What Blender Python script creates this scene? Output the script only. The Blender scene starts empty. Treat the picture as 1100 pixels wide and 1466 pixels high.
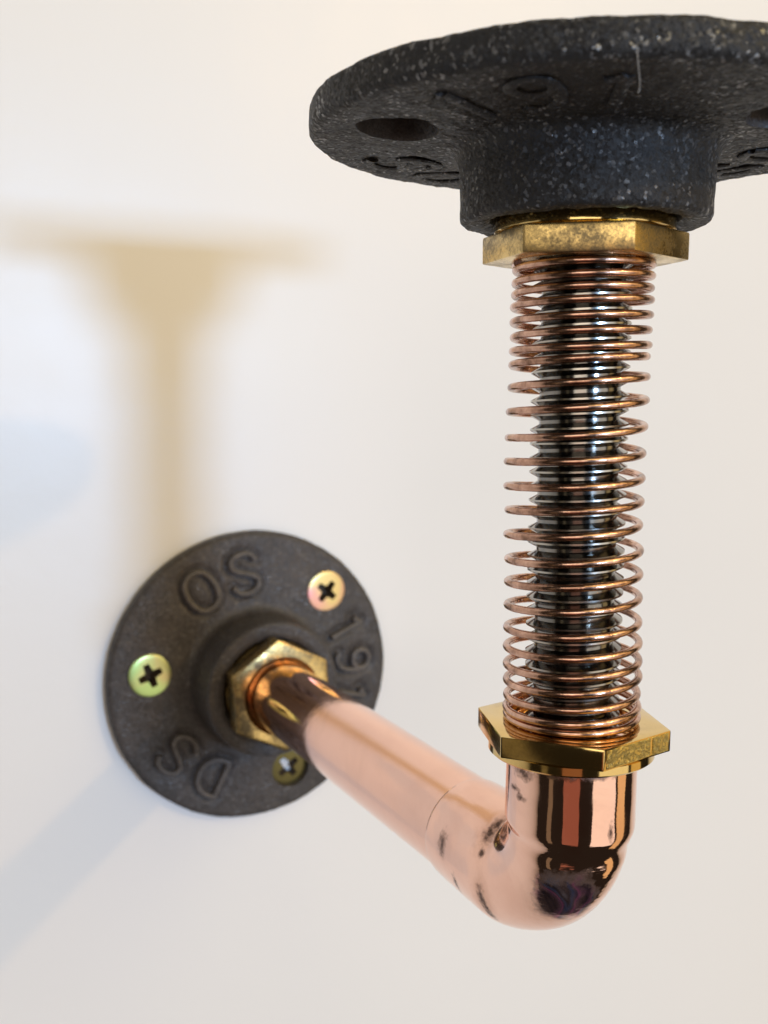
import bpy, bmesh, math, random
from mathutils import Vector, Matrix, noise
from mathutils.kdtree import KDTree

random.seed(7)
MM = 0.001
scene = bpy.context.scene
COL = scene.collection
R = math.radians

# ------------------------------------------------------------------ camera
CAM = Vector((-81.878, -230.476, 65.170)) * MM
YAW, PITCH, ROLL = 0.4676, -0.1115, 0.0141
FPX = 1529.2
fw = Vector((math.sin(YAW) * math.cos(PITCH), math.cos(YAW) * math.cos(PITCH), math.sin(PITCH)))
rt = Vector((math.cos(YAW), -math.sin(YAW), 0))
up = rt.cross(fw)
rt2 = math.cos(ROLL) * rt + math.sin(ROLL) * up
up2 = -math.sin(ROLL) * rt + math.cos(ROLL) * up
cam = bpy.data.cameras.new('camera')
cam.sensor_fit = 'VERTICAL'
cam.sensor_height = 24.0
cam.lens = 24.0 * FPX / 1466.0
cam.clip_start = 0.005
cam.clip_end = 50
cam.dof.use_dof = True
cam.dof.focus_distance = 0.1335
cam.dof.aperture_fstop = 22.0
camo = bpy.data.objects.new('camera', cam)
m = Matrix((rt2, up2, -fw)).transposed().to_4x4()
m.translation = CAM
camo.matrix_world = m
COL.objects.link(camo)
scene.camera = camo

# ------------------------------------------------------------------ world and lamps
world = bpy.data.worlds.new('World')
scene.world = world
world.use_nodes = True
bg = world.node_tree.nodes['Background']
bg.inputs['Color'].default_value = (1.0, 0.80, 0.62, 1)
bg.inputs['Strength'].default_value = 0.02


def area_lamp(name, loc, aim, sx, sy, power, col, shape='RECTANGLE'):
    l = bpy.data.lights.new(name, 'AREA')
    l.shape = shape
    l.size = sx
    l.size_y = sy
    l.energy = power
    l.color = col
    o = bpy.data.objects.new(name, l)
    o.location = loc
    o.rotation_euler = (Vector(aim) - Vector(loc)).to_track_quat('-Z', 'Y').to_euler()
    COL.objects.link(o)
    return o


# daylight from a window far behind the photographer, level with the top flange
area_lamp('window_light', (0.175, -1.30, 0.108), (-0.0185, 0, 0.092), 0.15, 0.095, 7.8, (0.38, 0.62, 1.0))
# small warm ceiling spot, high on the right
area_lamp('spot_light', (0.86, -1.50, 0.73), (0, 0, 0.03), 0.05, 0.05, 4.2, (1.0, 0.60, 0.22), 'DISK')
# broad warm light from the ceiling
area_lamp('ceiling_light', (0.85, -1.7, 1.45), (0.0, 0.0, -0.1), 2.8, 1.8, 27.0, (1.0, 0.81, 0.38))
area_lamp('fill_light_left', (-1.3, -1.9, 0.60), (-0.05, 0.0, -0.05), 1.5, 1.3, 13.0, (1.0, 0.90, 0.78))  # added fill to brighten the lower left of the wall
# pale tall light and gold lamp at the right; then two added reflection strips
area_lamp('side_light', (0.68, -1.57, -0.1), (0, -0.12, 0.0), 1.3, 2.2, 9.5, (1.0, 0.91, 0.80))
area_lamp('lamp_right', (1.2, -0.75, -0.2), (0, -0.12, 0.0), 0.45, 2.0, 2.2, (1.0, 0.70, 0.32))
area_lamp('reflection_strip_behind', (-0.67, -1.12, -0.32), (0, -0.12, 0.0), 0.55, 0.95, 0.46, (1.0, 0.40, 0.26))  # added only to put a red stripe in the elbow's reflections
area_lamp('reflection_strip_left', (-1.13, -0.51, -0.3), (0, -0.12, 0.0), 0.16, 1.2, 0.1, (1.0, 0.8, 0.5))  # added for the thin olive stripe reflected in the elbow

scene.view_settings.view_transform = 'Standard'
scene.view_settings.look = 'None'
scene.view_settings.exposure = 0
scene.view_settings.gamma = 1
scene.cycles.max_bounces = 10
scene.cycles.glossy_bounces = 8
scene.cycles.use_denoising = True

# ------------------------------------------------------------------ node helpers


class NT:
    def __init__(self, name):
        self.mat = bpy.data.materials.new(name)
        self.mat.use_nodes = True
        self.t = self.mat.node_tree
        self.b = self.t.nodes['Principled BSDF']

    def n(self, kind, **kw):
        nd = self.t.nodes.new('ShaderNode' + kind)
        for k, v in kw.items():
            if k in nd.inputs:
                self.put(nd.inputs[k], v)
            else:
                setattr(nd, k, v)
        return nd

    def put(self, sock, v):
        if isinstance(v, bpy.types.NodeSocket):
            self.t.links.new(v, sock)
        else:
            sock.default_value = v

    def set(self, **kw):
        for k, v in kw.items():
            self.put(self.b.inputs[k.replace('_', ' ')], v)

    def coord(self, scale=(1, 1, 1), loc=(0, 0, 0)):
        tc = self.n('TexCoord')
        mp = self.n('Mapping', Vector=tc.outputs['Object'])
        mp.inputs['Scale'].default_value = scale
        mp.inputs['Location'].default_value = loc
        return mp.outputs['Vector']

    def noise(self, vec, scale, detail=4.0, rough=0.55, dist=0.0):
        return self.n('TexNoise', Vector=vec, Scale=scale, Detail=detail, Roughness=rough, Distortion=dist)

    def ramp(self, fac, stops):
        r = self.n('ValToRGB', Fac=fac)
        e = r.color_ramp.elements
        while len(e) < len(stops):
            e.new(0.5)
        for el, (p, c) in zip(e, stops):
            el.position = p
            el.color = c if len(c) == 4 else (*c, 1)
        return r.outputs['Color']

    def math(self, op, a, b=0.0, c=0.0, clamp=False):
        nd = self.t.nodes.new('ShaderNodeMath')
        nd.operation = op
        nd.use_clamp = clamp
        for i, v in enumerate((a, b, c)):
            self.put(nd.inputs[i], v)
        return nd.outputs[0]

    def mix(self, fac, a, b, blend='MIX'):
        nd = self.t.nodes.new('ShaderNodeMix')
        nd.data_type = 'RGBA'
        nd.blend_type = blend
        self.put(nd.inputs[0], fac)
        self.put(nd.inputs[6], a if isinstance(a, bpy.types.NodeSocket) else (*a, 1)[:4])
        self.put(nd.inputs[7], b if isinstance(b, bpy.types.NodeSocket) else (*b, 1)[:4])
        return nd.outputs[2]

    def bump(self, h, strength, dist, normal=None):
        nd = self.n('Bump', Height=h, Strength=strength, Distance=dist)
        if normal is not None:
            self.put(nd.inputs['Normal'], normal)
        return nd.outputs['Normal']

    def facets(self, vec, scale, amount):
        """random tilt per small grain: gives a cast surface its glints"""
        v = self.n('TexVoronoi', Vector=vec, Scale=scale)
        s = self.t.nodes.new('ShaderNodeVectorMath'); s.operation = 'SUBTRACT'
        self.put(s.inputs[0], v.outputs['Color']); s.inputs[1].default_value = (.5, .5, .5)
        k = self.t.nodes.new('ShaderNodeVectorMath'); k.operation = 'SCALE'
        self.put(k.inputs[0], s.outputs[0]); self.put(k.inputs['Scale'], amount)
        g = self.n('NewGeometry')
        a = self.t.nodes.new('ShaderNodeVectorMath'); a.operation = 'ADD'
        self.put(a.inputs[0], k.outputs[0]); self.put(a.inputs[1], g.outputs['Normal'])
        nn = self.t.nodes.new('ShaderNodeVectorMath'); nn.operation = 'NORMALIZE'
        self.put(nn.inputs[0], a.outputs[0])
        return nn.outputs[0], v

    def blot(self, vec, centre, radii, wob=0.5, nscale=900, soft=0.18):
        """mask of an irregular stain round a point of the object (metres)"""
        s = self.t.nodes.new('ShaderNodeVectorMath'); s.operation = 'SUBTRACT'
        self.put(s.inputs[0], vec); s.inputs[1].default_value = [c * MM for c in centre]
        d = self.t.nodes.new('ShaderNodeVectorMath'); d.operation = 'DIVIDE'
        self.put(d.inputs[0], s.outputs[0]); d.inputs[1].default_value = [r * MM for r in radii]
        l = self.t.nodes.new('ShaderNodeVectorMath'); l.operation = 'LENGTH'
        self.put(l.inputs[0], d.outputs[0])
        nz = self.noise(vec, nscale, 4, 0.65)
        f = self.math('MULTIPLY_ADD', nz.outputs['Fac'], wob * 2, -wob)
        q = self.math('ADD', l.outputs['Value'], f)
        mr = self.n('MapRange', Value=q)
        mr.inputs['From Min'].default_value = 1 + soft
        mr.inputs['From Max'].default_value = 1 - soft
        return mr.outputs['Result']


def mat_wall():
    k = NT('painted_wall')
    v = k.coord()
    big = k.noise(v, 6, 3)
    col = k.mix(big.outputs['Fac'], (0.77, 0.765, 0.755), (0.80, 0.79, 0.785))
    fine = k.noise(v, 420, 3, 0.6)
    mid = k.noise(v, 55, 3, 0.5)
    h = k.math('ADD', k.math('MULTIPLY', fine.outputs['Fac'], 0.35), mid.outputs['Fac'])
    k.set(Base_Color=col, Roughness=k.math('MULTIPLY_ADD', mid.outputs['Fac'], 0.10, 0.33), Normal=k.bump(h, 0.09, 0.0012))
    k.b.inputs['Specular IOR Level'].default_value = 0.6
    return k.mat


def mat_iron(name, base, glint, bright=0.9, grain=3300, dull=0.42, lo=0.78, hi=0.95):
    k = NT(name)
    v = k.coord()
    n1 = k.noise(v, 130, 5, 0.6)
    n2 = k.noise(v, 900, 4, 0.65)
    n3 = k.noise(v, 2600, 2, 0.6)
    fac = k.math('MULTIPLY_ADD', n2.outputs['Fac'], 0.6, k.math('MULTIPLY', n1.outputs['Fac'], 0.5))
    b = base
    col = k.ramp(fac, [(0.35, [c * 0.6 for c in b]), (0.55, b), (0.75, (b[0] * 1.45, b[1] * 1.4, b[2] * 1.35))])
    fn, vor = k.facets(v, grain, glint)
    h = k.math('MULTIPLY_ADD', n2.outputs['Fac'], 1.0, k.math('MULTIPLY', n3.outputs['Fac'], 0.5))
    nb = k.bump(h, 0.5, 0.00028 + 0.00022 * (bright > 0.5), fn)
    sep = k.n('SeparateColor', Color=vor.outputs['Color'])
    # a few grains are bare, bright metal; most are dull
    bare = k.n('MapRange', Value=sep.outputs['Blue'])
    bare.inputs['From Min'].default_value = lo
    bare.inputs['From Max'].default_value = hi
    patch = k.n('MapRange', Value=k.noise(v, 210, 4, 0.65).outputs['Fac'])
    patch.inputs['From Min'].default_value = 0.34
    patch.inputs['From Max'].default_value = 0.62
    bare_f = k.math('MULTIPLY', bare.outputs['Result'], patch.outputs['Result'])
    rough = k.math('MULTIPLY_ADD', bare_f, -0.25, k.math('MULTIPLY_ADD', n2.outputs['Fac'], 0.2, dull))
    col = k.mix(k.math('MULTIPLY', bare_f, 0.85 * bright), col, (0.30, 0.295, 0.29))
    k.set(Base_Color=col, Metallic=k.math('MULTIPLY', bare_f, bright), Normal=nb, Roughness=rough)
    k.b.inputs['Specular IOR Level'].default_value = 0.35
    return k.mat


COPPER = (0.96, 0.625, 0.49)


def mat_copper_pipe():
    k = NT('polished_copper_pipe')
    streak = k.noise(k.coord((900, 12, 900)), 1.0, 3, 0.6)
    blot = k.noise(k.coord(), 120, 4, 0.6)
    col = k.mix(k.math('MULTIPLY', streak.outputs['Fac'], 0.6), COPPER, (0.90, 0.54, 0.41))
    col = k.mix(k.math('MULTIPLY_ADD', blot.outputs['Fac'], 0.5, -0.15, True), col, (0.84, 0.52, 0.43))
    sm = k.n('MapRange', Value=k.noise(k.coord(), 60, 5, 0.7, 1.0).outputs['Fac'])
    sm.inputs['From Min'].default_value = 0.48
    sm.inputs['From Max'].default_value = 0.72
    col = k.mix(k.math('MULTIPLY', sm.outputs['Result'], 0.30), col, (0.78, 0.47, 0.35))
    k.set(Base_Color=col, Metallic=1.0, Roughness=k.math('MULTIPLY_ADD', sm.outputs['Result'], 0.10, k.math('MULTIPLY_ADD', streak.outputs['Fac'], 0.08, 0.03)),
          Normal=k.bump(streak.outputs['Fac'], 0.05, 0.0002))
    return k.mat


STAINS = []   # filled in near the elbow builder: (centre, radii)


def mat_copper_elbow(stains, tints):
    k = NT('polished_copper_fitting')
    v = k.coord()
    blot = k.noise(v, 150, 5, 0.62)
    fine = k.noise(v, 700, 3, 0.6)
    col = k.mix(k.math('MULTIPLY_ADD', blot.outputs['Fac'], 0.8, -0.25, True), COPPER, (0.84, 0.49, 0.38))
    # broken reflection painted into the outer corner: bands of purple, blue and grey
    refl_noise = k.noise(k.coord((1.0, 1.0, 0.6)), 260, 1.5, 0.5, 0.5)
    refl_ramp = k.n('ValToRGB', Fac=refl_noise.outputs['Fac'])
    refl_ramp.color_ramp.interpolation = 'EASE'
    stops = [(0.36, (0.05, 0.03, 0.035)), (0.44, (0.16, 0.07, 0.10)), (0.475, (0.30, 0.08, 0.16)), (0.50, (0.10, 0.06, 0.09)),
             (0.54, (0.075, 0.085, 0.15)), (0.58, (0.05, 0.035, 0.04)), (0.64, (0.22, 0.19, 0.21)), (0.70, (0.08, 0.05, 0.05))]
    while len(refl_ramp.color_ramp.elements) < len(stops):
        refl_ramp.color_ramp.elements.new(0.5)
    for el, (p, c) in zip(refl_ramp.color_ramp.elements, stops):
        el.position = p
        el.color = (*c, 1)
    refl_mask = k.blot(v, (-3.6, -4.4, 2.4), (3.9, 3.6, 4.4), 0.75, 300, 0.22)
    col = k.mix(refl_mask, col, refl_ramp.outputs['Color'])
    met = k.math('MULTIPLY_ADD', refl_mask, -0.30, 1.0)
    for c, r, tint, amt in tints:
        mk = k.blot(v, c, r, 0.95, 480, 0.4)
        col = k.mix(k.math('MULTIPLY', mk, amt), col, tint)
    smudge = k.n('MapRange', Value=k.noise(v, 85, 5, 0.7, 0.8).outputs['Fac'])
    smudge.inputs['From Min'].default_value = 0.45
    smudge.inputs['From Max'].default_value = 0.70
    rough = k.math('MULTIPLY_ADD', smudge.outputs['Result'], 0.11, k.math('MULTIPLY_ADD', fine.outputs['Fac'], 0.05, 0.03))
    col = k.mix(k.math('MULTIPLY', smudge.outputs['Result'], 0.35), col, (0.74, 0.42, 0.31))
    for c, r in stains:
        mk = k.math('MULTIPLY', k.blot(v, c, [q * 1.05 for q in r], 1.45, 1300, 0.75), 0.88)
        col = k.mix(mk, col, (0.05, 0.030, 0.024))
        rough = k.math('MULTIPLY_ADD', mk, 0.35, rough)
    wave = k.noise(v, 110, 2, 0.5)
    lines = k.noise(k.coord((120, 120, 2600)), 1.0, 2, 0.6)        # fine turned marks round the socket
    dents = k.noise(v, 330, 2, 0.5)
    bend = k.blot(v, (-1.5, -4.0, 2.0), (6.5, 6.5, 6.0), 0.0, 10, 0.35)     # the hand-wiped corner is uneven
    nb = k.bump(wave.outputs['Fac'], 0.12, 0.0016)
    nb = k.bump(lines.outputs['Fac'], 0.12, 0.00012, nb)
    nb = k.bump(k.math('MULTIPLY', dents.outputs['Fac'], bend), 0.25, 0.0008, nb)
    k.set(Base_Color=col, Metallic=met, Roughness=rough, Normal=nb)
    return k.mat


def mat_spring():
    k = NT('copper_wire')
    v = k.coord()
    b = k.noise(v, 330, 5, 0.7)
    col = k.ramp(b.outputs['Fac'], [(0.30, (0.11, 0.058, 0.038)), (0.49, (0.50, 0.295, 0.21)), (0.74, (0.85, 0.56, 0.43))])
    k.set(Base_Color=col, Metallic=1.0, Roughness=k.math('MULTIPLY_ADD', b.outputs['Fac'], -0.15, 0.29),
          Normal=k.bump(k.noise(v, 1500, 2).outputs['Fac'], 0.15, 0.00015))
    return k.mat


def mat_rod():
    k = NT('dark_threaded_steel')
    v = k.coord()
    b = k.noise(v, 420, 4, 0.6)
    col = k.ramp(b.outputs['Fac'], [(0.35, (0.19, 0.185, 0.175)), (0.7, (0.34, 0.325, 0.30))])
    k.set(Base_Color=col, Metallic=1.0, Roughness=k.math('MULTIPLY_ADD', b.outputs['Fac'], 0.12, 0.09))
    return k.mat


def mat_brass(name, patina, rough=0.17):
    k = NT(name)
    v = k.coord()
    n1 = k.noise(v, 170, 5, 0.68)
    n2 = k.noise(v, 3200, 3, 0.7)
    col = k.mix(n1.outputs['Fac'], (0.80, 0.60, 0.25), (0.68, 0.46, 0.16))
    f = k.math('MULTIPLY_ADD', n2.outputs['Fac'], 0.35, k.math('MULTIPLY', n1.outputs['Fac'], 0.8))
    mr = k.n('MapRange', Value=f)
    mr.inputs['From Min'].default_value = 0.62 - 0.14 * patina
    mr.inputs['From Max'].default_value = 0.80 - 0.14 * patina
    mk = k.math('MULTIPLY', mr.outputs['Result'], min(1, patina))
    col = k.mix(mk, col, (0.12, 0.10, 0.065))
    k.set(Base_Color=col, Metallic=1.0,
          Roughness=k.math('MULTIPLY_ADD', mk, 0.25, k.math('MULTIPLY_ADD', n1.outputs['Fac'], 0.08, rough)),
          Normal=k.bump(n2.outputs['Fac'], 0.10, 0.00002 + 0.0001 * max(0, patina - 0.5)))
    return k.mat


def mat_stamped():
    k = NT('stamped_brass')
    v = k.coord()
    n = k.noise(v, 1900, 3, 0.65, 0.3)
    h = k.ramp(n.outputs['Fac'], [(0.42, (0, 0, 0)), (0.58, (1, 1, 1))])
    col = k.mix(n.outputs['Fac'], (0.95, 0.76, 0.28), (0.70, 0.50, 0.15))
    k.set(Base_Color=col, Metallic=1.0, Roughness=0.28, Normal=k.bump(h, 0.9, 0.00035))
    return k.mat


def mat_zinc(name, a, b, seed):
    k = NT(name)
    v = k.coord((1, 1, 1), (seed, seed * 2, 0))
    n = k.noise(v, 95, 2, 0.5, 0.4)
    col = k.ramp(n.outputs['Fac'], [(0.40, a), (0.60, b)])
    k.set(Base_Color=col, Metallic=0.85, Roughness=0.30)
    return k.mat


M_wall = mat_wall()
M_iron = mat_iron('cast_iron', (0.056, 0.049, 0.046), 0.25, 0.28)
M_iron_pale = mat_iron('pale_cast_iron', (0.105, 0.094, 0.088), 0.25, 0.28)  # paler iron for the raised letters
M_iron_black = mat_iron('black_cast_iron', (0.019, 0.0178, 0.0168), 0.55, 0.9, 2700, 0.5, 0.82, 0.97)
M_iron_black_worn = mat_iron('worn_black_cast_iron', (0.019, 0.0178, 0.0168), 0.55, 0.9, 2700, 0.5, 0.82, 0.97)
M_pipe = mat_copper_pipe()
M_spring = mat_spring()
M_rod = mat_rod()
M_brass = mat_brass('brass', 0.22, 0.05)
M_brass_worn = mat_brass('worn_brass', 0.85, 0.17)
M_brass_dull = mat_brass('dull_brass', 0.95, 0.16)
M_stamped = mat_stamped()

# ------------------------------------------------------------------ mesh helpers


def make(name, bm, mat, parent=None, smooth=35.0, matrix=None):
    me = bpy.data.meshes.new(name)
    bmesh.ops.recalc_face_normals(bm, faces=bm.faces)
    bm.to_mesh(me)
    bm.free()
    me.materials.append(mat)
    if smooth:
        me.shade_smooth() if hasattr(me, 'shade_smooth') else None
        me.set_sharp_from_angle(angle=R(smooth))
    o = bpy.data.objects.new(name, me)
    COL.objects.link(o)
    if parent:
        o.parent = parent
    if matrix is not None:
        o.matrix_local = matrix
    return o


def lathe(profile, segs=128, bm=None):
    """closed profile of (r, z) in mm turned about z"""
    bm = bm or bmesh.new()
    rings = []
    for r, z in profile:
        if r < 1e-6:
            rings.append([bm.verts.new((0, 0, z * MM))])
        else:
            rings.append([bm.verts.new((r * math.cos(2 * math.pi * i / segs) * MM,
                                        r * math.sin(2 * math.pi * i / segs) * MM, z * MM)) for i in range(segs)])
    def join(a, b):
        for i in range(segs):
            j = (i + 1) % segs
            if len(a) == 1 and len(b) == 1:
                return
            if len(a) == 1:
                bm.faces.new((a[0], b[i], b[j]))
            elif len(b) == 1:
                bm.faces.new((a[i], a[j], b[0]))
            else:
                bm.faces.new((a[i], a[j], b[j], b[i]))
    for a, b in zip(rings, rings[1:]):
        join(a, b)
    if len(rings[0]) > 1 or len(rings[-1]) > 1:
        if not (len(rings[0]) == 1 and len(rings[-1]) == 1):
            join(rings[-1], rings[0])
    return bm


def refine(profile, step):
    out = []
    for (r0, z0), (r1, z1) in zip(profile, profile[1:]):
        n = max(1, int(math.hypot(r1 - r0, z1 - z0) / step))
        for i in range(n):
            t = i / n
            out.append((r0 + (r1 - r0) * t, z0 + (z1 - z0) * t))
    out.append(profile[-1])
    return out


def arc(cr, cz, rad, a0, a1, n):
    return [(cr + rad * math.cos(R(a0 + (a1 - a0) * i / n)), cz + rad * math.sin(R(a0 + (a1 - a0) * i / n))) for i in range(n + 1)]


def sweep(points, radii, segs=14, bm=None, cap=True, closed=False, flat=1.0, flatdir=None):
    """tube along points (mm) with parallel transported frame"""
    bm = bm or bmesh.new()
    P = [Vector(p) for p in points]
    n = len(P)
    if not isinstance(radii, (list, tuple)):
        radii = [radii] * n
    T = []
    for i in range(n):
        a = P[(i - 1) % n] if (closed or i > 0) else P[i]
        b = P[(i + 1) % n] if (closed or i < n - 1) else P[i]
        T.append((b - a).normalized())
    if flatdir is not None:
        nrm = Vector(flatdir)
    else:
        nrm = T[0].orthogonal().normalized()
    rings = []
    for i in range(n):
        nrm = (nrm - T[i] * nrm.dot(T[i])).normalized()
        bn = T[i].cross(nrm)
        ring = []
        for k in range(segs):
            a = 2 * math.pi * k / segs
            ring.append(bm.verts.new((P[i] + (nrm * math.cos(a) * flat + bn * math.sin(a)) * radii[i]) * MM))
        rings.append(ring)
    pairs = list(zip(rings, rings[1:]))
    if closed:
        pairs.append((rings[-1], rings[0]))
    for a, b in pairs:
        for k in range(segs):
            j = (k + 1) % segs
            bm.faces.new((a[k], a[j], b[j], b[k]))
    if cap and not closed:
        bm.faces.new(rings[0][::-1])
        bm.faces.new(rings[-1])
    return bm


def catmull(pts, per=8, closed=False):
    out = []
    n = len(pts)
    rng = range(n if closed else n - 1)
    for i in rng:
        p0 = pts[(i - 1) % n] if (closed or i > 0) else pts[i]
        p1 = pts[i]
        p2 = pts[(i + 1) % n]
        p3 = pts[(i + 2) % n] if (closed or i < n - 2) else p2
        for k in range(per):
            t = k / per
            out.append(tuple(0.5 * ((2 * p1[d]) + (-p0[d] + p2[d]) * t + (2 * p0[d] - 5 * p1[d] + 4 * p2[d] - p3[d]) * t * t
                                    + (-p0[d] + 3 * p1[d] - 3 * p2[d] + p3[d]) * t ** 3) for d in range(len(p1))))
    if not closed:
        out.append(tuple(pts[-1]))
    return out


def hex_prism(z0, z1, rad, ang0, bevel=0.35, hole=0.0, bm=None):
    """hexagon nut body with chamfered corners (mm)"""
    bm = bm or bmesh.new()
    def ring(r, z):
        return [bm.verts.new((r * math.cos(R(ang0 + 60 * i)) * MM, r * math.sin(R(ang0 + 60 * i)) * MM, z * MM)) for i in range(6)]
    def circ(r, z, n=48):
        return [bm.verts.new((r * math.cos(R(ang0 + 360 * i / n)) * MM, r * math.sin(R(ang0 + 360 * i / n)) * MM, z * MM)) for i in range(n)]
    a, b = ring(rad, z0), ring(rad, z1)
    for i in range(6):
        j = (i + 1) % 6
        bm.faces.new((a[i], a[j], b[j], b[i]))
    if hole:
        n = 48
        for rg, z in ((a, z0), (b, z1)):
            c = circ(hole, z)
            if rg is a:
                ca = c
            else:
                cb = c
            per = n // 6
            for i in range(6):
                j = (i + 1) % 6
                seg = [c[(i * per + q) % n] for q in range(per + 1)]
                half = per // 2
                for q in range(per):
                    bm.faces.new((rg[i] if q < half else rg[j], seg[q], seg[q + 1]))
                bm.faces.new((rg[i], seg[half], rg[j]))
        for i in range(n):
            j = (i + 1) % n
            bm.faces.new((ca[i], ca[j], cb[j], cb[i]))
    else:
        bm.faces.new(a[::-1])
        bm.faces.new(b)
    bmesh.ops.recalc_face_normals(bm, faces=bm.faces)
    if bevel:
        r2 = (rad * 0.93 * MM) ** 2
        es = [e for e in bm.edges if all(v.co.x ** 2 + v.co.y ** 2 > r2 for v in e.verts)]
        bmesh.ops.bevel(bm, geom=es, offset=bevel * MM, segments=2, profile=0.6, affect='EDGES')
    return bm


def boolean_cut(o, cutters):
    for c in cutters:
        md = o.modifiers.new('cut', 'BOOLEAN')
        md.object = c
        md.operation = 'DIFFERENCE'
        md.solver = 'EXACT'
        md.material_mode = 'TRANSFER'
    dg = bpy.context.evaluated_depsgraph_get()
    dg.update()
    me = bpy.data.meshes.new_from_object(o.evaluated_get(dg))
    old = o.data
    o.modifiers.clear()
    o.data = me
    bpy.data.meshes.remove(old)
    for c in cutters:
        d = c.data
        bpy.data.objects.remove(c)
        bpy.data.meshes.remove(d)


# ------------------------------------------------------------------ the setting
bm = bmesh.new()
bmesh.ops.create_cube(bm, size=1.0)
for vv in bm.verts:
    vv.co = Vector((vv.co.x * 5.0, 0.05 + vv.co.y * 0.1, vv.co.z * 3.2 + 0.2))
wall = make('wall', bm, M_wall, smooth=None)
wall['kind'] = 'structure'

# ------------------------------------------------------------------ the bracket
ARM = 122.77
RF = 33.43
bracket = bpy.data.objects.new('pipe_bracket', None)
bracket.empty_display_size = 0.02
COL.objects.link(bracket)
bracket['label'] = 'copper pipe bracket with brass hex nuts, spring and iron flanges on white wall'
bracket['category'] = 'bracket'

LETTER = {
    'O': [([(0, 4.7), (-2.6, 3.6), (-3.6, 0), (-2.6, -3.6), (0, -4.7), (2.6, -3.6), (3.6, 0), (2.6, 3.6)], True)],
    'S': [([(3.1, 2.9), (1.6, 4.5), (-0.9, 4.6), (-2.9, 3.4), (-2.9, 1.5), (-1.0, 0.35), (1.2, -0.35), (3.0, -1.6), (2.9, -3.5), (0.9, -4.7), (-1.6, -4.5), (-3.2, -2.9)], False)],
    'D': [([(-2.6, 4.5), (0.3, 4.4), (2.6, 2.8), (3.4, 0), (2.6, -2.8), (0.3, -4.4), (-2.6, -4.5)], False), ([(-2.6, 4.5), (-2.6, 1.5), (-2.6, -1.5), (-2.6, -4.5)], False)],
    '1': [([(-1.7, 2.9), (-0.6, 3.5), (0.2, 4.5)], False), ([(0.2, 4.5), (0.2, 1.5), (0.2, -1.5), (0.2, -4.4)], False)],
    '9': [([(2.3, 2.2), (1.6, 0.7), (0, 0.1), (-1.7, 0.7), (-2.4, 2.3), (-1.7, 3.9), (0, 4.6), (1.7, 3.9)], True), ([(2.3, 2.2), (2.4, 0.2), (1.8, -2.4), (0.4, -4.0), (-1.2, -4.4), (-2.3, -3.6)], False)],
}
MARKS = [('O', 121.5), ('S', 96.5), ('1', 22.5), ('9', 3.5), ('1', -15), ('D', -115.5), ('S', -139.5)]
HOLES = ((173, 24.5), (47.5, 25.6), (-69, 24.5))
HOLES_TOP = ((173, 24.6), (52, 24.4), (-68, 24.6))
PLATE = 4.4


def strokes():
    """paths of the raised letters on the plate, local mm: [(closed, path), ...] for each letter"""
    out = []
    for ch, ang in MARKS:
        rr = 24.3
        c, sn = math.cos(R(ang)), math.sin(R(ang))
        one = []
        for pts, closed in LETTER[ch]:
            path = []
            for (x, y) in catmull(pts, 6, closed):
                px = rr * c + 0.95 * (x * sn + y * c)
                py = rr * sn + 0.95 * (-x * c + y * sn)
                path.append((px, py, 3.80 + (30.5 - math.hypot(px, py)) / 12.0 * 0.9))
            one.append((closed, path))
        out.append(one)
    return out


STROKES = strokes()


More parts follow.
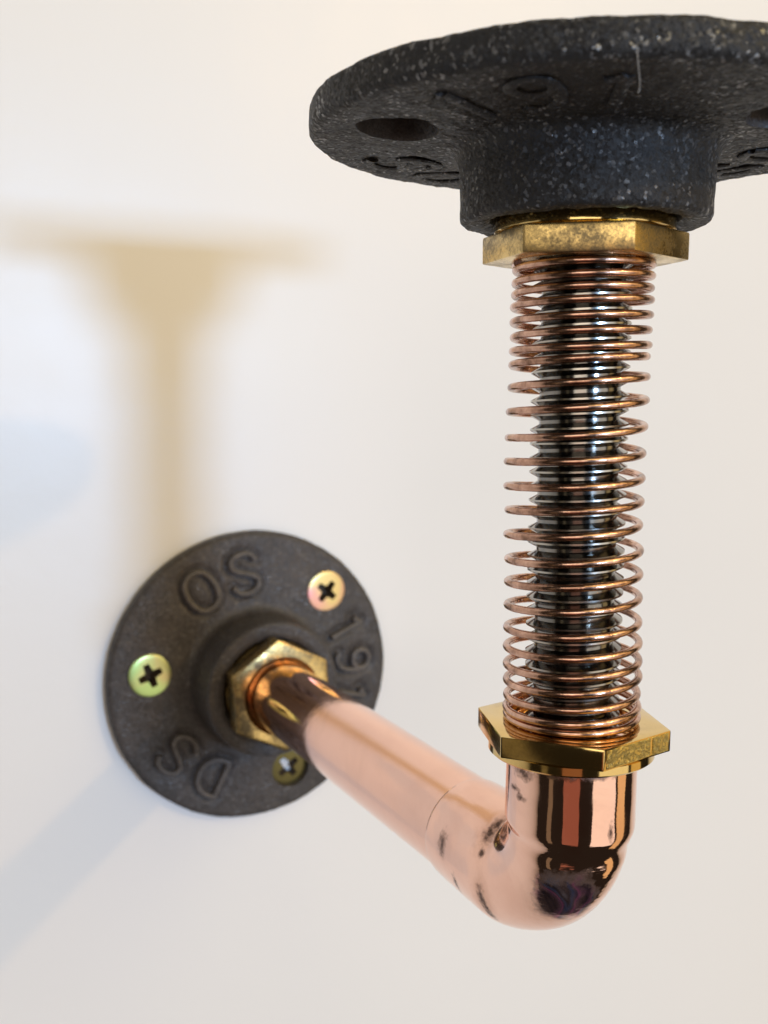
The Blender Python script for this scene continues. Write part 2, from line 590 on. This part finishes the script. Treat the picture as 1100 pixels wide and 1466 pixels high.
def flange(name, matrix, label, iron, iron_letter, blind, hub, relief, holes):
    prof = [(8.5, 0.0), (RF - 0.7, 0.0)]
    prof += arc(RF - 0.7, 0.7, 0.7, -90, 0, 4)[1:]
    prof += arc(RF - 1.2, 2.55, 1.2, 0, 80, 6)
    prof += [(30.5, 3.85), (25, 4.25), (20.5, 4.55), (17.2, 4.72), (16.3, 4.95), (15.75, 5.4), (15.4, 6.1), (15.2, 7.2), (15.05, hub - 1.5)]
    prof += arc(14.25, hub - 0.8, 0.8, 5, 90, 6)
    prof += [(12.4, hub - 0.05), (11.5, hub - 0.6), (11.1, hub - 2.0), (8.5, 8.0)]
    prof = refine(prof, 0.55)
    bm = lathe(prof, 300)
    o = make(name, bm, iron, bracket)
    cutters = []
    for h, hr in holes:
        zb = 0.5 if blind else -1.0
        cb = lathe([(0, zb), (4.3, zb), (4.3, 2.4), (5.05, 6.2), (0, 6.2)], 48)
        c = make('cutter', cb, M_iron)
        c.location = (hr * math.cos(R(h)) * MM, hr * math.sin(R(h)) * MM, 0)
        cutters.append(c)
    boolean_cut(o, cutters)
    me = o.data
    me.calc_loop_triangles()
    nv = [v.normal.copy() for v in me.vertices]
    flatpts = [(x, y) for one in STROKES for _, path in one for x, y, _z in path]
    kd = KDTree(len(flatpts))
    for i, (x, y) in enumerate(flatpts):
        kd.insert((x, y, 0), i)
    kd.balance()
    for v, nn in zip(me.vertices, nv):
        p = v.co / MM
        d = noise.noise(p * 0.16) * 0.16 + noise.noise(p * 0.38 + Vector((5, 1, 7))) * (0.15 if blind else 0.05) + noise.noise(p * 0.75 + Vector((9, 2, 4))) * 0.07 + noise.noise(p * 1.3 + Vector((3, 8, 1))) * 0.06 * (1.6 - min(1.2, relief)) + noise.noise(p * 2.2) * 0.045
        if nn.z > 0.8 and 18.5 < math.hypot(p.x, p.y) < 30.5 and p.z > 3:
            q = kd.find((p.x, p.y, 0))[2]
            d -= 0.42 * relief * max(0.0, min(1.0, (1.9 - q) / 0.6))
        v.co += nn * d * MM
    if not me.materials:
        me.materials.append(iron)
    me.shade_smooth()
    me.set_sharp_from_angle(angle=R(40))
    o.matrix_local = matrix
    o['label'] = label
    for one in STROKES:
        bm = bmesh.new()
        for closed, path in one:
            sweep(path, 0.76, 10, bm, True, closed, flat=1.15 * relief, flatdir=(0, 0, 1))
        make('raised_letter', bm, iron_letter, o)
    return o


WALL_M = Matrix(((1, 0, 0, 0), (0, 0, -1, 0), (0, 1, 0, 0), (0, 0, 0, 1)))       # local z -> -y
wall_flange = flange('wall_flange', WALL_M, 'dark cast iron flange screwed to the wall', M_iron, M_iron_pale, False, 16.4, 1.25, HOLES)

# column frame: local z up, origin on the arm axis at the elbow
COLM = Matrix.Translation((0, -ARM * MM, 0)) @ Matrix(((1, 0, -0.0069, 0), (0, 1, 0.0038, 0), (0, 0, 1, 0), (0, 0, 0, 1)))
COLM = Matrix.Translation((0, -ARM * MM, 0)) @ Matrix.Rotation(-0.0069, 4, 'Y') @ Matrix.Rotation(-0.0038, 4, 'X')
TOPZ = 95.42 + 3.75
top_m = COLM @ Matrix.Translation((0, 0, TOPZ * MM)) @ Matrix.Rotation(R(225), 4, 'Z') @ Matrix.Rotation(math.pi, 4, 'X')
top_flange = flange('top_flange', top_m, 'black cast iron flange facing up on top of the column', M_iron_black, M_iron_black_worn, True, 13.5, 0.36, HOLES_TOP)

# ---- screws
zinc = [mat_zinc('zinc_plating_green', (0.55, 0.72, 0.26), (0.72, 0.60, 0.26), 0.0),
        mat_zinc('zinc_plating_pink', (0.92, 0.42, 0.44), (0.86, 0.66, 0.28), 0.013),
        mat_zinc('zinc_plating_olive', (0.15, 0.12, 0.04), (0.12, 0.10, 0.035), 0.02)]
SCREW_LABEL = ['greenish yellow cross head screw', 'pinkish yellow cross head screw', 'olive cross head screw sunk half behind pipe']
M_recess_shade = NT('screw_recess_shade')
M_recess_shade.set(Base_Color=(0.07, 0.048, 0.025, 1), Metallic=0.0, Roughness=0.7)  # dark recess faces: shade inside the cross cut put into the colour
M_recess_shade = M_recess_shade.mat
for ((h, hr), zm, lab, spin, tilt) in zip(HOLES, zinc, SCREW_LABEL, (22, 52, 38), ((0, 0), (2, 2), (1, -1))):
    sunk = -1.7 if h == -69 else 0.0
    prof = [(0, 0.0), (2.2, 0.0), (2.4, 1.9), (4.7, 4.7)] + arc(4.55, 4.95, 0.25, -20, 90, 4) + [(3.6, 5.28), (1.8, 5.34), (0, 5.36)]
    bm = lathe(prof, 64)
    o = make('screw', bm, zm, bracket)
    cb = bmesh.new()
    outline = []
    for q in range(4):
        a = R(90 * q)
        ca, sa = math.cos(a), math.sin(a)
        for (x, y) in ((1.0, -1.0), (2.95, -0.72), (2.95, 0.72)):
            outline.append((x * ca - y * sa, x * sa + y * ca))
    top = [cb.verts.new((x * MM, y * MM, 7.0 * MM)) for x, y in outline]
    low = [cb.verts.new((x * 0.72 * MM, y * 0.72 * MM, 1.6 * MM)) for x, y in outline]
    n = len(top)
    cb.faces.new(top)
    cb.faces.new(low[::-1])
    for i in range(n):
        cb.faces.new((top[i], low[i], low[(i + 1) % n], top[(i + 1) % n]))
    boolean_cut(o, [make('cutter', cb, M_recess_shade)])
    o.data.shade_smooth()
    o.data.set_sharp_from_angle(angle=R(32))
    loc = WALL_M @ Vector((hr * math.cos(R(h)) * MM, hr * math.sin(R(h)) * MM, (sunk - 0.75) * MM))
    o.matrix_local = (Matrix.Translation(loc) @ WALL_M.to_3x3().to_4x4() @ Matrix.Rotation(R(tilt[0]), 4, 'X')
                      @ Matrix.Rotation(R(tilt[1]), 4, 'Y') @ Matrix.Rotation(R(spin), 4, 'Z'))
    o['label'] = lab

# ---- brass bushing in the wall flange
bm = hex_prism(16.6, 21.4, 12.45, 34.5, 0.5, hole=8.6)
bush = make('hex_bushing', bm, M_brass_dull, bracket, 30, WALL_M)
bush['label'] = 'brass hex bushing where the pipe meets the wall flange'
bm = lathe([(7.6, 9.0), (10.9, 9.0), (10.9, 16.2), (10.4, 16.7), (8.6, 16.7), (8.6, 20.4), (8.2, 20.0), (7.6, 19.8)], 96)
make('bushing_collar', bm, M_brass_worn, bush, 30)

# ---- copper arm
prof = [(6.4, 12.0), (7.5, 12.0)]
prof += [(7.5, 19.0), (7.5, 20.5), (7.5, 23.5), (7.5, 24.2), (7.5, 60.0), (7.5, ARM - 15.0), (6.4, ARM - 15.0)]
bm = lathe(prof, 128)
pipe = make('pipe', bm, M_pipe, bracket, 30, WALL_M)
pipe['label'] = 'straight polished copper pipe standing out from the wall'

# ---- elbow (object coordinates in the column frame, mm: x right, y towards the wall, z up)
BR = 11.3
path, rad = [], []


def add(p, r):
    path.append(p)
    rad.append(r)


add((0, 0, 22.5), 7.9)
for z in (22.4, 20, 17, 14, 12.6, 11.6):
    add((0, 0, z), 8.32)


def smooth(a, b, x):
    x = max(0.0, min(1.0, (x - a) / (b - a)))
    return x * x * (3 - 2 * x)


N = 60
for i in range(N + 1):
    a = math.pi / 2 * i / N
    t = i / N
    r = 8.32 - 0.60 * smooth(0.02, 0.12, t) + 0.12 * smooth(0.12, 0.19, t) - 0.20 * math.sin(math.pi * t) ** 2 + 0.45 * smooth(0.72, 1.0, t)
    add((0, BR - BR * math.cos(a), BR - BR * math.sin(a)), r)
for y, r in ((12.6, 8.25), (15, 8.22), (18, 8.13), (21, 8.02), (23.6, 7.90), (23.9, 7.86), (24.05, 7.76), (24.1, 7.5)):
    add((0, y, 0), r)
bm = sweep(path, rad, 96, cap=True, flatdir=(1, 0, 0))
ELBOW_STAINS = [((-7.99, 18.78, 1.28), (1.2, 0.75, 1.35)), ((-5.69, 9.9, 5.7), (0.9, 0.8, 1.2)), ((-4.3, 10.1, 6.8), (0.9, 0.6, 0.9)),
                ((-7.21, 9.43, 3.58), (0.5, 0.35, 0.45)), ((-7.6, 8.6, -2.4), (1.2, 0.5, 1.5)), ((-6.4, 8.2, -4.5), (1.0, 0.55, 1.2)),
                ((-7.6, 15.5, -3.4), (1.0, 0.5, 1.2)), ((-8.26, -0.93, 15.16), (0.6, 0.55, 0.35)), ((-8.28, 0.5, 16.0), (0.6, 0.75, 0.28)),
                ((-8.2, -1.0, 18.6), (1.0, 1.3, 0.7)), ((-6.1, -5.66, 19.3), (1.9, 1.9, 0.45)), ((-2.6, -7.9, 19.3), (2.2, 1.2, 0.4)),
                ((0.06, -8.32, 12.0), (0.3, 0.6, 0.9))]
ELBOW_TINTS = [((-7.7, 3.0, 16.5), (1.2, 4.0, 3.0), (0.78, 0.50, 0.42), 0.5),
               ((-5.0, 9.8, 5.6), (3.4, 2.6, 3.0), (0.66, 0.38, 0.27), 0.55), ((-7.4, 8.4, -3.0), (2.0, 1.6, 3.6), (0.68, 0.40, 0.29), 0.6),
               ((-7.9, 18.5, 1.0), (2.0, 1.8, 2.6), (0.76, 0.47, 0.37), 0.5), ((-4.7, -6.85, 14.2), (1.6, 1.6, 6.0), (0.85, 0.42, 0.30), 0.5)]  # last entry paints a reddish reflected stripe on the socket front
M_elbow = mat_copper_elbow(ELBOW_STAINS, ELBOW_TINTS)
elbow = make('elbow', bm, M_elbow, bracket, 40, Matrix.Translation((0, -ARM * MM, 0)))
elbow['label'] = 'shiny copper elbow with dark solder stains at the corner'

# ---- lower brass hex bushing
HA0, HA1 = -109.0, -100.3
bm = hex_prism(21.35, 24.05, 12.45, HA0, 0.22, hole=8.4)
nut = make('hex_bushing', bm, M_brass, bracket, 30, COLM)
nut['label'] = 'brass hex bushing above the elbow with one stamped rough face'
bm = lathe([(8.33, 19.9), (10.3, 19.9), (10.55, 20.15), (10.55, 21.1), (10.3, 21.34), (8.33, 21.34)], 96)
make('collar', bm, M_brass, nut, 30)
# the stamped face: a thin rough skin standing proud, in two plates either side of a scored line
ap = 12.45 * math.cos(R(30))
fa = HA0 + 30
for u0, u1 in ((-5.75, 2.25), (2.70, 5.75)):
    bm = bmesh.new()
    nx, ny = math.cos(R(fa)), math.sin(R(fa))
    tx, ty = -ny, nx
    vs = []
    for dd in (-0.2, 0.10):
        for u, z in ((u0, 21.58), (u1, 21.58), (u1, 23.82), (u0, 23.82)):
            vs.append(bm.verts.new(((nx * (ap + dd) + tx * u) * MM, (ny * (ap + dd) + ty * u) * MM, z * MM)))
    for f in ((0, 1, 2, 3), (4, 5, 6, 7), (0, 1, 5, 4), (1, 2, 6, 5), (2, 3, 7, 6), (3, 0, 4, 7)):
        bm.faces.new([vs[i] for i in f])
    bmesh.ops.recalc_face_normals(bm, faces=bm.faces)
    bmesh.ops.bevel(bm, geom=list(bm.edges), offset=0.06 * MM, segments=2, affect='EDGES')
    make('stamped_face', bm, M_stamped, nut, 30)

# ---- upper brass hex bushing
bm = hex_prism(81.24, 84.55, 12.45, HA1, 0.3, hole=6.3)
nut2 = make('hex_bushing', bm, M_brass_worn, bracket, 30, COLM)
nut2['label'] = 'tarnished brass hex bushing under the top flange'
bm = lathe([(6.3, 84.57), (10.6, 84.57), (10.9, 84.8), (10.9, 86.2), (10.7, 86.6), (10.7, 88.5), (6.3, 88.5)], 96)
make('collar', bm, M_brass, nut2, 30)

# ---- threaded rod
PITCH_T = 1.75
SEG = 72
z0, z1 = 19.0, 87.0
turns = (z1 - z0) / PITCH_T
bm = bmesh.new()
profile_t = [(0.0, 4.95), (0.12, 4.95), (0.435, 6.02), (0.565, 6.02), (0.88, 4.95)]
nt = int(turns * SEG)
rows = []
for i in range(nt + 1):
    a = 2 * math.pi * i / SEG
    zb = z0 + PITCH_T * i / SEG
    wob = 1 + 0.004 * noise.noise(Vector((i * 0.05, 0, 0)))
    rows.append([bm.verts.new((r * wob * math.cos(a) * MM, r * wob * math.sin(a) * MM, (zb + t * PITCH_T) * MM)) for t, r in profile_t])
for i in range(nt):
    for k in range(len(profile_t) - 1):
        fc = bm.faces.new((rows[i][k], rows[i + 1][k], rows[i + 1][k + 1], rows[i][k + 1]))
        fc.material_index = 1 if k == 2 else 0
    if i + SEG <= nt - 0 and i + SEG + 1 <= nt:
        bm.faces.new((rows[i][-1], rows[i + 1][-1], rows[i + SEG + 1][0], rows[i + SEG][0]))
bm.normal_update()
rod = make('threaded_rod', bm, M_rod, bracket, 20, COLM)
kc = NT('pale_thread_crest')
kc.set(Base_Color=(0.50, 0.47, 0.42, 1), Metallic=1.0, Roughness=0.22)  # lighter steel on the crest faces
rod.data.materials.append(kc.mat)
rod['label'] = 'dark steel threaded rod inside the spring'

# ---- spring
TZ = [80.63, 79.13, 77.71, 76.29, 74.46, 72.62, 70.86, 69.42, 66.76, 63.85, 60.59, 57.48, 54.44, 51.46, 48.47, 45.29,
      42.35, 39.39, 36.34, 33.86, 31.55, 29.57, 27.40, 25.80, 24.62]
A_FRONT = -127.2
img_right = Vector((math.sin(R(-A_FRONT)), math.cos(R(A_FRONT)), 0))   # across the view, in the column frame
img_right = Vector((0.796, -0.605, 0))
rs = random.Random(3)
jit = [(rs.uniform(-1, 1), rs.uniform(-1, 1)) for _ in range(60)]
pts = []
PER = 64
u0, u1 = -0.80, len(TZ) - 1 + 0.45


def zturn(u):
    if u <= 0:
        return TZ[0] + min(0.42, -u * 0.9)
    if u >= len(TZ) - 1:
        return TZ[-1] - (u - len(TZ) + 1) * 0.15
    i = int(u)
    t = u - i
    g = lambda k: TZ[max(0, min(len(TZ) - 1, k))]
    p0, p1, p2, p3 = g(i - 1), g(i), g(i + 1), g(i + 2)
    return 0.5 * (2 * p1 + (p2 - p0) * t + (2 * p0 - 5 * p1 + 4 * p2 - p3) * t * t + (3 * p1 - p0 - 3 * p2 + p3) * t ** 3)


total = int((u1 - u0) * PER)
for i in range(total + 1):
    u = u0 + (u1 - u0) * i / total
    a = R(A_FRONT) - 2 * math.pi * u
    z = zturn(u)
    k = int(u + 5)
    f = (u + 5) - k
    f = f * f * (3 - 2 * f)
    jx = jit[k][0] * (1 - f) + jit[k + 1][0] * f
    jr = jit[k][1] * (1 - f) + jit[k + 1][1] * f
    h = (z - 24) / 57
    shift = -0.42 * math.exp(-((h - 0.55) / 0.28) ** 2) - 0.12 * (1 - h) + 0.10 * jx
    rr = 8.22 + 0.08 * jr
    tilt_a = 0.16 * jr * math.sin(a + 2.0 * jx) + 0.10 * jx * math.cos(a)
    z += tilt_a * (0.35 + 0.65 * max(0.0, math.sin(math.pi * max(0.0, min(1.0, h)))))
    pts.append((rr * math.cos(a) + img_right.x * shift, rr * math.sin(a) + img_right.y * shift, z))
bm = sweep(pts, 0.48, 12)
spring = make('spring', bm, M_spring, bracket, 60, COLM)
spring['label'] = 'coiled copper wire spring round the threaded rod'

# ---- a lint fibre caught on the rim of the top flange
lp = catmull([(-17.2, -151.4, 95.9), (-15.9, -150.1, 95.0), (-14.2, -148.3, 94.3), (-12.6, -146.2, 94.1), (-11.5, -145.1, 94.9)], 8)
k = NT('lint')
k.set(Base_Color=(0.40, 0.38, 0.35, 1), Roughness=0.8)
lint = make('lint_fibre', sweep(lp, 0.055, 6), k.mat, None, 60)
lint['label'] = 'fine pale lint fibre caught under the rim of the top flange'
lint['category'] = 'lint'
